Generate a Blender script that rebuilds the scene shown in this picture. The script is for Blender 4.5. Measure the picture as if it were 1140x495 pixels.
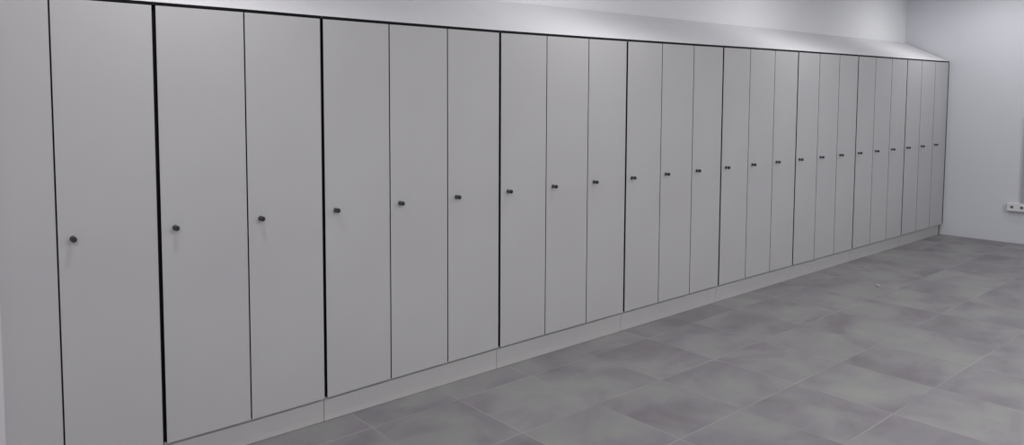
import bpy, bmesh, math, random
from mathutils import Matrix, Vector, noise
for o in list(bpy.data.objects): bpy.data.objects.remove(o)
scene = bpy.context.scene
C = scene.collection
random.seed(4)

# ------------------------------------------------------------------ camera
YAW, PITCH, ROLL = 0.60152, -0.062796, -0.008128
FPX, PX, PY = 783.232, 415.014, 163.066
fw = Vector((math.sin(YAW)*math.cos(PITCH), math.cos(YAW)*math.cos(PITCH), math.sin(PITCH)))
r = Vector((math.cos(YAW), -math.sin(YAW), 0)); u = r.cross(fw)
r2 = r*math.cos(ROLL)+u*math.sin(ROLL); u2 = -r*math.sin(ROLL)+u*math.cos(ROLL)
cd = bpy.data.cameras.new('camera'); cam = bpy.data.objects.new('camera', cd); C.objects.link(cam)
m = Matrix((r2, u2, -fw)).transposed().to_4x4(); m.translation = Vector((-0.9428, -2.9945, 1.6172))
cam.matrix_world = m
cd.sensor_fit = 'HORIZONTAL'; cd.sensor_width = 36; cd.lens = FPX/1140*36
cd.shift_x = (570-PX)/1140; cd.shift_y = (PY-247.5)/1140
cd.clip_start = 0.05
scene.camera = cam

# ------------------------------------------------------------------ world, lamps, exposure
w = bpy.data.worlds.new('room_air'); scene.world = w; w.use_nodes = True
w.node_tree.nodes['Background'].inputs[0].default_value = (0.8, 0.85, 1, 1)
w.node_tree.nodes['Background'].inputs[1].default_value = 0.05
scene.view_settings.view_transform = 'Standard'; scene.view_settings.look = 'None'
scene.view_settings.exposure = 0.0; scene.view_settings.gamma = 1; scene.view_settings.use_curve_mapping = False
CEIL = 2.95
LAMP_X = [-2.8, 0.05, 2.80, 5.60, 8.42]
WALL_ROW, ROOM_ROW = -0.62, -3.0
def lamp(x, y, size, power, spread, col=(1, 0.985, 0.99)):
    l = bpy.data.lights.new('ceiling_lamp_light', 'AREA'); l.shape = 'SQUARE'; l.size = size
    l.energy = power; l.color = col; l.spread = math.radians(spread)
    o = bpy.data.objects.new('ceiling_lamp_light', l); C.objects.link(o); o.location = (x, y, CEIL-0.03)
for x in LAMP_X: lamp(x, WALL_ROW, 0.17, 12.6 if x > 8 else 11.2, 180)
for x in (-1.4, 1.37, 4.17, 6.97): lamp(x, ROOM_ROW, 0.56, 43, 180)

# ------------------------------------------------------------------ materials
def new_mat(name):
    m = bpy.data.materials.new(name); m.use_nodes = True
    n = m.node_tree.nodes; return m, n, m.node_tree.links, n['Principled BSDF']
def mottled(name, a, b, scale=6, rough=0.5, bump=0.0, spec=0.5, metal=0.0):
    m, n, l, p = new_mat(name)
    tc = n.new('ShaderNodeTexCoord'); nz = n.new('ShaderNodeTexNoise'); nz.inputs['Scale'].default_value = scale; nz.inputs['Detail'].default_value = 4
    cr = n.new('ShaderNodeValToRGB'); cr.color_ramp.elements[0].color = (*a, 1); cr.color_ramp.elements[1].color = (*b, 1)
    cr.color_ramp.elements[0].position = .3; cr.color_ramp.elements[1].position = .7
    l.new(tc.outputs['Object'], nz.inputs['Vector']); l.new(nz.outputs['Fac'], cr.inputs['Fac']); l.new(cr.outputs['Color'], p.inputs['Base Color'])
    p.inputs['Roughness'].default_value = rough; p.inputs['Specular IOR Level'].default_value = spec; p.inputs['Metallic'].default_value = metal
    if bump:
        n2 = n.new('ShaderNodeTexNoise'); n2.inputs['Scale'].default_value = 220; bp = n.new('ShaderNodeBump'); bp.inputs['Strength'].default_value = bump; bp.inputs['Distance'].default_value = .002
        l.new(tc.outputs['Object'], n2.inputs['Vector']); l.new(n2.outputs['Fac'], bp.inputs['Height']); l.new(bp.outputs['Normal'], p.inputs['Normal'])
    return m
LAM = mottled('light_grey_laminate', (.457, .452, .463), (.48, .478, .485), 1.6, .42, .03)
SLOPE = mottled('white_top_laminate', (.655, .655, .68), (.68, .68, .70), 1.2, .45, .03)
PLIN = mottled('plinth_laminate', (.475, .468, .468), (.50, .495, .492), 2, .45, .03)
CORE = mottled('black_core', (.004, .004, .005), (.007, .007, .008), 20, .7, 0, .12)
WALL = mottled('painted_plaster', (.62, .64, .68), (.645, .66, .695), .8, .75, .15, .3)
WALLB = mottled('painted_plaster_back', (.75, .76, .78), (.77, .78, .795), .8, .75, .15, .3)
WALLW = mottled('white_plaster', (.60, .585, .615), (.62, .60, .63), .8, .7, .1, .3)
CEILM = mottled('ceiling_paint', (.82, .82, .82), (.85, .85, .85), 1, .8, .1)
STEEL = mottled('brushed_nickel', (.16, .16, .17), (.22, .22, .23), 60, .35, 0, .5, 1)
DARKM = mottled('dark_metal', (.035, .035, .039), (.055, .055, .060), 60, .4, 0, .5, .4)
PLASTIC = mottled('white_plastic', (.68, .68, .69), (.72, .72, .73), 8, .4)
HOLE = mottled('socket_recess', (.10, .10, .105), (.14, .14, .145), 8, .5)
DUCT = mottled('grey_plastic', (.36, .36, .375), (.40, .40, .41), 8, .5)
PAPER = mottled('pale_scrap', (.62, .62, .62), (.72, .72, .72), 30, .6)
def floor_material():
    m, n, l, p = new_mat('stone_look_tiles')
    def node(t, **k):
        x = n.new(t)
        for a, b in k.items(): setattr(x, a, b)
        return x
    def math_(op, a, b=None, c=None):
        x = node('ShaderNodeMath', operation=op)
        for i, v in enumerate((a, b, c)):
            if v is None: continue
            if isinstance(v, (int, float)): x.inputs[i].default_value = v
            else: l.new(v, x.inputs[i])
        return x.outputs[0]
    tc = node('ShaderNodeTexCoord'); sp = node('ShaderNodeSeparateXYZ'); l.new(tc.outputs['Object'], sp.inputs[0])
    U = math_('DIVIDE', math_('SUBTRACT', sp.outputs[0], .978-5.67), .567)
    V = math_('DIVIDE', math_('SUBTRACT', sp.outputs[1], -.172-9.52), .476)
    fu, fv = math_('FLOOR', U), math_('FLOOR', V)
    du = math_('MULTIPLY', math_('SUBTRACT', .5, math_('ABSOLUTE', math_('SUBTRACT', math_('FRACT', U), .5))), .567)
    dv = math_('MULTIPLY', math_('SUBTRACT', .5, math_('ABSOLUTE', math_('SUBTRACT', math_('FRACT', V), .5))), .476)
    d = math_('MINIMUM', du, dv)
    mr = node('ShaderNodeMapRange', interpolation_type='SMOOTHSTEP'); mr.inputs['From Min'].default_value = .0015; mr.inputs['From Max'].default_value = .0045
    mr.inputs['To Min'].default_value = 1; mr.inputs['To Max'].default_value = 0; l.new(d, mr.inputs['Value'])
    cid = node('ShaderNodeCombineXYZ'); l.new(fu, cid.inputs[0]); l.new(fv, cid.inputs[1])
    wn = node('ShaderNodeTexWhiteNoise', noise_dimensions='3D'); l.new(cid.outputs[0], wn.inputs['Vector'])
    # every tile shows another piece of the cloudy pattern, streaks run along the row
    off = node('ShaderNodeVectorMath', operation='MULTIPLY_ADD'); l.new(wn.outputs['Color'], off.inputs[0]); off.inputs[1].default_value = (9, 9, 9); l.new(tc.outputs['Object'], off.inputs[2])
    mp = node('ShaderNodeMapping'); mp.inputs['Scale'].default_value = (1.0, 1.5, 1); l.new(off.outputs[0], mp.inputs['Vector'])
    n1 = node('ShaderNodeTexNoise'); n1.inputs['Scale'].default_value = 1.9; n1.inputs['Detail'].default_value = 5; n1.inputs['Roughness'].default_value = .55; n1.inputs['Distortion'].default_value = .5
    l.new(mp.outputs[0], n1.inputs['Vector'])
    cr = node('ShaderNodeValToRGB'); e = cr.color_ramp.elements
    e[0].position = .33; e[0].color = (.168, .157, .168, 1); e[1].position = .68; e[1].color = (.248, .248, .241, 1)
    e2 = cr.color_ramp.elements.new(.47); e2.color = (.208, .198, .213, 1)
    e3 = cr.color_ramp.elements.new(.57); e3.color = (.232, .231, .230, 1)
    l.new(n1.outputs['Fac'], cr.inputs['Fac'])
    n2 = node('ShaderNodeTexNoise'); n2.inputs['Scale'].default_value = 5; n2.inputs['Detail'].default_value = 3; l.new(off.outputs[0], n2.inputs['Vector'])
    c2 = node('ShaderNodeValToRGB'); c2.color_ramp.elements[0].color = (.94, .925, .955, 1); c2.color_ramp.elements[0].position = .35; c2.color_ramp.elements[1].color = (1.02, 1.03, 1.0, 1); c2.color_ramp.elements[1].position = .65
    l.new(n2.outputs['Fac'], c2.inputs['Fac'])
    mx = node('ShaderNodeMix', data_type='RGBA', blend_type='MULTIPLY'); mx.inputs[0].default_value = 1; l.new(cr.outputs[0], mx.inputs[6]); l.new(c2.outputs[0], mx.inputs[7])
    tone = node('ShaderNodeMapRange'); l.new(wn.outputs['Value'], tone.inputs['Value']); tone.inputs['To Min'].default_value = .95; tone.inputs['To Max'].default_value = 1.05
    hs = node('ShaderNodeHueSaturation'); l.new(tone.outputs[0], hs.inputs['Value']); l.new(mx.outputs[2], hs.inputs['Color'])
    gm = node('ShaderNodeMix', data_type='RGBA'); n3 = node('ShaderNodeTexNoise'); n3.inputs['Scale'].default_value = 1.7; n3.inputs['Detail'].default_value = 2; l.new(tc.outputs['Object'], n3.inputs['Vector'])
    gr = node('ShaderNodeMapRange'); gr.inputs['From Min'].default_value = .38; gr.inputs['From Max'].default_value = .62; gr.inputs['To Min'].default_value = .1; gr.inputs['To Max'].default_value = .65; l.new(n3.outputs['Fac'], gr.inputs['Value'])
    gf = math_('MULTIPLY', mr.outputs[0], gr.outputs[0])
    l.new(gf, gm.inputs[0]); l.new(hs.outputs[0], gm.inputs[6]); gm.inputs[7].default_value = (.335, .322, .33, 1)
    l.new(gm.outputs[2], p.inputs['Base Color'])
    p.inputs['Roughness'].default_value = .48; p.inputs['Specular IOR Level'].default_value = .4
    bp = node('ShaderNodeBump'); bp.inputs['Distance'].default_value = .001; bp.inputs['Strength'].default_value = .4
    inv = math_('SUBTRACT', math_('MULTIPLY', n1.outputs['Fac'], .3), mr.outputs[0]); l.new(inv, bp.inputs['Height']); l.new(bp.outputs[0], p.inputs['Normal'])
    return m
FLOOR = floor_material()

# ------------------------------------------------------------------ helpers
def obj(name, bm, mats, parent=None, loc=None, smooth=False):
    me = bpy.data.meshes.new(name); bmesh.ops.recalc_face_normals(bm, faces=bm.faces); bm.to_mesh(me); bm.free()
    for mt in (mats if isinstance(mats, (list, tuple)) else [mats]): me.materials.append(mt)
    if smooth:
        for f in me.polygons: f.use_smooth = True
    o = bpy.data.objects.new(name, me); C.objects.link(o)
    if parent: o.parent = parent
    if loc: o.location = loc
    return o
def box(bm, x0, x1, y0, y1, z0, z1, mi=0):
    v = [bm.verts.new(p) for p in ((x0,y0,z0),(x1,y0,z0),(x1,y1,z0),(x0,y1,z0),(x0,y0,z1),(x1,y0,z1),(x1,y1,z1),(x0,y1,z1))]
    fs = []
    for q in ((0,1,5,4),(1,2,6,5),(2,3,7,6),(3,0,4,7),(4,5,6,7),(3,2,1,0)):
        f = bm.faces.new([v[i] for i in q]); f.material_index = mi; fs.append(f)
    return fs                                                     # front, right, back, left, top, bottom
def hexa(bm, P, mi):
    v = [bm.verts.new(p) for p in P]
    for q, k in zip(((0,1,5,4),(1,2,6,5),(2,3,7,6),(3,0,4,7),(4,5,6,7),(3,2,1,0)), mi):
        f = bm.faces.new([v[i] for i in q]); f.material_index = k
def thing(name, label, cat, loc, group=None):
    o = bpy.data.objects.new(name, None); C.objects.link(o); o.location = loc; o.empty_display_size = .1
    o['label'] = label; o['category'] = cat
    if group: o['group'] = group
    return o
def structure(name, bm, mat):
    o = obj(name, bm, mat); o['kind'] = 'structure'; return o

# ------------------------------------------------------------------ room
XL, XN, XR, YF, YB = -3.2, -0.624, 9.300, -5.2, 0.4433
T = .12
b = bmesh.new(); box(b, XL-T, XR+T, YF-T, YB+T, -.1, 0); structure('floor', b, FLOOR)
b = bmesh.new(); box(b, XL-T, XR+T, YF-T, YB+T, CEIL, CEIL+.1); structure('ceiling', b, CEILM)
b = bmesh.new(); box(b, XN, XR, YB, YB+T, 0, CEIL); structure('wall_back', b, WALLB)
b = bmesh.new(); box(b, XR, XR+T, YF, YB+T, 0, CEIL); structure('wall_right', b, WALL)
b = bmesh.new(); box(b, XL-T, XL, YF, YB+T, 0, CEIL); structure('wall_left', b, WALLW)
b = bmesh.new(); box(b, XL, XR, YF-T, YF, 0, CEIL); structure('wall_front', b, WALL)
b = bmesh.new(); box(b, XL, XN, -.012, YB+T, 0, CEIL); structure('wall_niche', b, WALLW)

# ------------------------------------------------------------------ lockers
SX = [-0.4131,-0.0046,0.4067,0.8144,1.2207,1.6191,2.0227,2.4238,2.8217,3.2248,3.6286,4.0282,4.4329,4.8372,5.2373,5.6421,6.0476,6.4481,6.8537,7.2582,7.6587,8.0636,8.468,8.8677,9.2676]
dT = [14,11,8,2,-2,-5,-8,-8,-8,-7,-6,-5,-3,-1,0,1,1,2,2,2,1,1,1,1,2]
dB = [-9,-8,-9,-6,0,3,6,7,7,8,8,8,8,7,5,2,-1,-2,-3,-4,-5,-7,-7,-9,-11]
HEAVY = {1, 3, 6, 9, 12, 15, 18, 21}
ZT = [2.0253+.00089*d for d in dT]; ZB = [.1362+.00089*d for d in dB]
def at(tab, x):
    if x <= SX[0]: return tab[0]
    for i in range(24):
        if x <= SX[i+1]: return tab[i]+(tab[i+1]-tab[i])*(x-SX[i])/(SX[i+1]-SX[i])
    return tab[-1]
THIN, WIDE = .0068, .0175
TH = .012                                                          # panel thickness
PY0 = .0225                                                        # plinth set back
GAPZ = .0022
SLOPE_B = 2.285

def lathe(bm, prof, mi, seg=24):
    rings = []
    for y, rad in prof:
        rings.append([bm.verts.new((rad*math.cos(2*math.pi*k/seg), y, rad*math.sin(2*math.pi*k/seg))) for k in range(seg)])
    for a, c_ in zip(rings, rings[1:]):
        for k in range(seg):
            f = bm.faces.new((a[k], a[(k+1) % seg], c_[(k+1) % seg], c_[k])); f.material_index = mi; f.smooth = True
    for rg in (rings[0], rings[-1]):
        f = bm.faces.new(rg); f.material_index = mi
def knob_meshes():
    b = bmesh.new(); lathe(b, [(0, .0118), (-.004, .0118), (-.0055, .0105), (-.0055, .008), (-.012, .0075)], 0)
    me1 = b
    b = bmesh.new(); lathe(b, [(-.012, .0088), (-.0135, .0094), (-.020, .0094), (-.021, .0088)], 0)
    me2 = b
    b = bmesh.new(); lathe(b, [(-.021, .0098), (-.022, .0108), (-.031, .0108), (-.0335, .0095)], 0)
    box(b, -.0012, .0012, -.0342, -.0330, -.006, .006)
    for k in range(12):
        a = 2*math.pi*k/12; cx, cz = .0108*math.cos(a), .0108*math.sin(a)
        box(b, cx-.0008, cx+.0008, -.0305, -.0225, cz-.0008, cz+.0008)
    me3 = b
    out = []
    for nm, bm_, mt in (('rosette', me1, DARKM), ('collar', me2, STEEL), ('turn_grip', me3, DARKM)):
        bmesh.ops.recalc_face_normals(bm_, faces=bm_.faces)
        me = bpy.data.meshes.new(nm); bm_.to_mesh(me); bm_.free(); me.materials.append(mt); out.append(me)
    # one joined knob mesh: rosette, neck and grip are a single turned fitting
    b = bmesh.new()
    for k, me in enumerate(out):
        n0 = len(b.faces); b.from_mesh(me); b.faces.ensure_lookup_table()
        for f in b.faces[n0:]: f.material_index = k
    me = bpy.data.meshes.new('lock_knob'); b.to_mesh(me); b.free()
    for mt in (DARKM, STEEL, DARKM): me.materials.append(mt)
    for q in out: bpy.data.meshes.remove(q)
    return me
KNOB = knob_meshes()

def panel_front(bm, x0, x1, z0a, z0b, z1a, z1b, y0, y1, face=0, edge=1):
    # slab with pale faces, black core edges and a fine black arris
    hexa(bm, [(x0,y0,z0a),(x1,y0,z0b),(x1,y1,z0b),(x0,y1,z0a),(x0,y0,z1a),(x1,y0,z1b),(x1,y1,z1b),(x0,y1,z1a)], (face, edge, face, edge, edge, edge))

def sloped_top(root, x0, x1, ox):
    b = bmesh.new(); n = max(1, round((x1-x0)/.2)); xs = [x0+(x1-x0)*k/n for k in range(n+1)]
    rows = []
    for x in xs:
        zf = at(ZT, x)
        # section: front bottom, front top, back top, back bottom
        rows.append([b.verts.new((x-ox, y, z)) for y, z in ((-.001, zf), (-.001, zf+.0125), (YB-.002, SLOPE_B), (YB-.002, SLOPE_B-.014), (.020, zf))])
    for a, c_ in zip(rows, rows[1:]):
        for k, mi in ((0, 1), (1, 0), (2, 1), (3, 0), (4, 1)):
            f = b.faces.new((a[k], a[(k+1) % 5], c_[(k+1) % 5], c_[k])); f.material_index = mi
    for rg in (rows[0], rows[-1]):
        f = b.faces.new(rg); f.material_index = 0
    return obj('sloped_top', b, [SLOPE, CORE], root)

def plinth(root, x0, x1, ox):
    b = bmesh.new(); top = min(at(ZB, x0), at(ZB, x1))
    # board goes up behind the door bottoms
    box(b, x0-ox+.0014, x1-ox-.0014, PY0, PY0+.014, 0.0025, top+.002)
    return obj('plinth', b, PLIN, root)

labels = [
 'pale grey locker cabinet with a single door, next to the plain filler panel',
 'pale grey locker cabinet with only two doors, second cabinet from the left',
 'three-door pale grey locker cabinet standing directly right of the two-door one',
 'three-door pale grey locker cabinet, fourth cabinet from the left end of the row',
 'three-door pale grey locker cabinet in the middle, five cabinets from either end of the row',
 'three-door pale grey locker cabinet, fourth cabinet counting from the far right wall',
 'three-door pale grey locker cabinet, third cabinet counting from the far right wall',
 'three-door pale grey locker cabinet, second from the far right wall',
 'narrow-looking three-door pale grey locker cabinet touching the far right wall']
cabs = [(0, 1), (1, 3), (3, 6), (6, 9), (9, 12), (12, 15), (15, 18), (18, 21), (21, 24)]
for ci, (s0, s1) in enumerate(cabs):
    xa = SX[s0]+.0004; xb = SX[s1]-.0004
    if s1 == 24: xb = SX[24]
    ox = (xa+xb)/2
    root = thing('locker_cabinet', labels[ci], 'locker', (ox, .22, 0), 'locker cabinets in one long row')
    oy = .22
    # body: side panels, partitions, back, floor and top boards in black-cored board
    b = bmesh.new(); yf, yb = TH+.002, YB-.012
    zlo = min(at(ZB, xa), at(ZB, xb))+.0024; zhi = min(at(ZT, x) for x in SX[s0:s1+1])-.002
    box(b, xa-ox, xa-ox+.008, yf, yb, zlo, zhi); box(b, xb-ox-.008, xb-ox, yf, yb, zlo, zhi)
    box(b, xa-ox+.008, xb-ox-.008, yb-.006, yb, zlo, zhi)
    box(b, xa-ox+.008, xb-ox-.008, yf, yb-.006, zlo, zlo+.010); box(b, xa-ox+.008, xb-ox-.008, yf, yb-.006, zhi-.010, zhi)
    for s in range(s0+1, s1): box(b, SX[s]-ox-.006, SX[s]-ox+.006, yf, yb-.006, zlo+.010, zhi-.010)
    body = obj('body', b, CORE, root, (0, -oy, 0))
    st = sloped_top(root, xa, xb, ox); st.location = (0, -oy, 0)
    px1 = xb if s1 != 24 else SX[24]-.028
    pl = plinth(root, xa, px1, ox); pl.location = (0, -oy, 0)
    if s1 == 24:
        b = bmesh.new(); box(b, SX[24]-.0265-ox, SX[24]-.001-ox, PY0+.001, PY0+.035, .006, .127); box(b, SX[24]-.0285+.003-ox, SX[24]-.0005-ox, PY0+.0005, PY0+.040, .0005, .006)  # black infill added to stand for the dark open gap at the plinth end
        infill = obj('dark_gap_infill', b, CORE, root, (0, -oy, 0)); infill['label'] = 'black infill added for the dark gap beside the pale plinth'
    for s in range(s0, s1):
        ga = WIDE if s in HEAVY else THIN; gb = WIDE if s+1 in HEAVY else THIN
        x0 = SX[s]+ga/2; x1 = SX[s+1]-(gb/2 if s+1 < 24 else 0)
        if s+1 == 24: x1 = SX[24]-.001
        b = bmesh.new()
        panel_front(b, x0-ox, x1-ox, at(ZB, x0), at(ZB, x1), at(ZT, x0)-GAPZ, at(ZT, x1)-GAPZ, 0, TH)
        d = obj('door', b, [LAM, CORE], root, (0, -oy, 0))
        kx = SX[s]+(.0045 if s in HEAVY else 0)+.0641
        k = bpy.data.objects.new('lock_knob', KNOB); C.objects.link(k); k.parent = d; k.location = (kx-ox, 0, 1.0801)
        if s == 0: k.location.x -= .006

# filler panel that closes the row against the left wall
fx0, fx1 = XN+.0008, SX[0]-THIN/2
fo = (fx0+fx1)/2
root = thing('filler_panel', 'plain pale grey filler panel without a knob at the left end of the row', 'panel', (fo, .22, 0))
b = bmesh.new(); panel_front(b, fx0-fo, fx1-fo, ZB[0], ZB[0], ZT[0]+.002-GAPZ, ZT[0]-GAPZ, 0, TH); obj('front_board', b, [LAM, CORE], root, (0, -.22, 0))
b = bmesh.new(); box(b, fx0-fo, fx0-fo+.018, TH+.001, .40, .1408, 2.03); box(b, fx1-fo-.010, fx1-fo+.003, TH+.002, .40, .1408, 2.03)
obj('fixing_batten', b, CORE, root, (0, -.22, 0))
o = sloped_top(root, fx0, SX[0]-.0006, fo); o.location = (0, -.22, 0)
o = plinth(root, fx0, SX[0]-.0006, fo); o.location = (0, -.22, 0)

# scribe strip: narrow dark joint between the last cabinet and the right wall
b = bmesh.new(); box(b, 0, XR-SX[24]-.003, 0, .012, 0, 1.90)
o = obj('scribe_strip', b, mottled('joint_grey', (.035, .035, .037), (.045, .045, .047), 10, .6), None, (SX[24]+.0015, .0005, .1375))
o['label'] = 'thin dark vertical strip closing the joint between the last locker and the right wall'; o['category'] = 'strip'

# ------------------------------------------------------------------ wall sockets and cable duct on the right wall
def rounded_plate(bm, w, h, d, rad, mi=0, seg=6):
    pts = []
    for cx, cz, a0 in ((w/2-rad, h/2-rad, 0), (-w/2+rad, h/2-rad, 90), (-w/2+rad, -h/2+rad, 180), (w/2-rad, -h/2+rad, 270)):
        for k in range(seg+1):
            a = math.radians(a0+90*k/seg); pts.append((cx+rad*math.cos(a), cz+rad*math.sin(a)))
    n = len(pts); sc = 1-2*.003/h
    A = [bm.verts.new((0, p[0], p[1])) for p in pts]; B = [bm.verts.new((-d+.003, p[0], p[1])) for p in pts]; D = [bm.verts.new((-d, p[0]*sc, p[1]*sc)) for p in pts]
    for P, Q in ((A, B), (B, D)):
        for k in range(n): bm.faces.new((P[k], P[(k+1) % n], Q[(k+1) % n], Q[k])).material_index = mi
    bm.faces.new(A).material_index = mi; bm.faces.new(D).material_index = mi
rt = thing('wall_socket', 'white surface-mounted double power socket low on the right wall', 'socket', (XR-.0005, -.665, .402))
b = bmesh.new(); rounded_plate(b, .172, .088, .044, .008); obj('housing', b, PLASTIC, rt)
for s in (.0415, -.0415):
    b = bmesh.new()
    seg = 28; R = .0150
    rings = []
    for x, rad in ((-.0442, .0215), (-.0462, .0215), (-.0466, .0200), (-.0462, R), (-.0445, R)):
        rings.append([b.verts.new((x, rad*math.cos(2*math.pi*k/seg), rad*math.sin(2*math.pi*k/seg))) for k in range(seg)])
    for a, c_ in zip(rings, rings[1:]):
        for k in range(seg): b.faces.new((a[k], a[(k+1) % seg], c_[(k+1) % seg], c_[k])).smooth = True
    b.faces.new(rings[0])
    f = b.faces.new(rings[-1]); f.material_index = 1
    for yy in (-.0095, .0095):
        lst = box(b, -.0452, -.0444, yy-.0025, yy+.0025, -.0025, .0025, 1)
    obj('outlet', b, [PLASTIC, HOLE], rt, (0, s, 0.001))
dt = thing('cable_duct', 'grey vertical cable duct rising above the white socket at the right edge', 'cable duct', (XR-.0005, -.716, .4475))
b = bmesh.new(); box(b, -.022, 0, -.022, .022, 0, .95); obj('channel', b, DUCT, dt)
b = bmesh.new(); box(b, -.0255, -.0222, -.0235, .0235, 0.0005, .9495); obj('cover', b, DUCT, dt)

# ------------------------------------------------------------------ small scrap on the floor
b = bmesh.new(); nx, ny = 10, 5; g = []
for i in range(nx+1):
    row = []
    for j in range(ny+1):
        x, y = (i/nx-.5)*.075, (j/ny-.5)*.035
        z = .003+.013*max(0, 1-abs(j/ny-.55)*2.0)*(1-.5*abs(i/nx-.5))+.002*noise.noise(Vector((x*60, y*60, 1)))
        row.append(b.verts.new((x+.004*noise.noise(Vector((x*40, y*40, 5))), y, max(.0016, z))))
    g.append(row)
top = [b.faces.new((g[i][j], g[i+1][j], g[i+1][j+1], g[i][j+1])) for i in range(nx) for j in range(ny)]
ret = bmesh.ops.solidify(b, geom=b.faces[:], thickness=.0012)
o = obj('paper_scrap', b, PAPER, None, (6.036, -.519, 0)); o.rotation_euler[2] = .5
zmin = min(v.co.z for v in o.data.vertices); o.location.z = -zmin+.0002
o['label'] = 'tiny pale folded scrap lying alone on the grey tiles near the lockers'; o['category'] = 'scrap'

# ------------------------------------------------------------------ ceiling lamps (above the frame)
for i, x in enumerate(LAMP_X):
    rt = thing('ceiling_downlight', 'small square white downlight in the ceiling above the locker row', 'ceiling light', (x, WALL_ROW, CEIL), 'downlights above the lockers')
    b = bmesh.new()
    for x0, x1, y0, y1 in ((-.1, .1, -.1, -.084), (-.1, .1, .084, .1), (-.1, -.084, -.084, .084), (.084, .1, -.084, .084)): box(b, x0, x1, y0, y1, -.012, -.0005)
    obj('frame', b, PLASTIC, rt)
dm, n_, l_, p_ = new_mat('lamp_diffuser'); p_.inputs['Emission Color'].default_value = (1, .99, .98, 1); p_.inputs['Emission Strength'].default_value = 1.5
for x in (-1.4, 1.37, 4.17, 6.97):
    rt = thing('ceiling_panel_light', 'square white LED panel light in the ceiling of the open room', 'ceiling light', (x, ROOM_ROW, CEIL), 'panel lights in the ceiling')
    b = bmesh.new()
    for x0, x1, y0, y1 in ((-.3, .3, -.3, -.285), (-.3, .3, .285, .3), (-.3, -.285, -.285, .285), (.285, .3, -.285, .285)): box(b, x0, x1, y0, y1, -.015, -.0005)
    obj('frame', b, PLASTIC, rt)
    b = bmesh.new(); box(b, -.284, .284, -.284, .284, -.010, -.004); obj('diffuser', b, dm, rt)
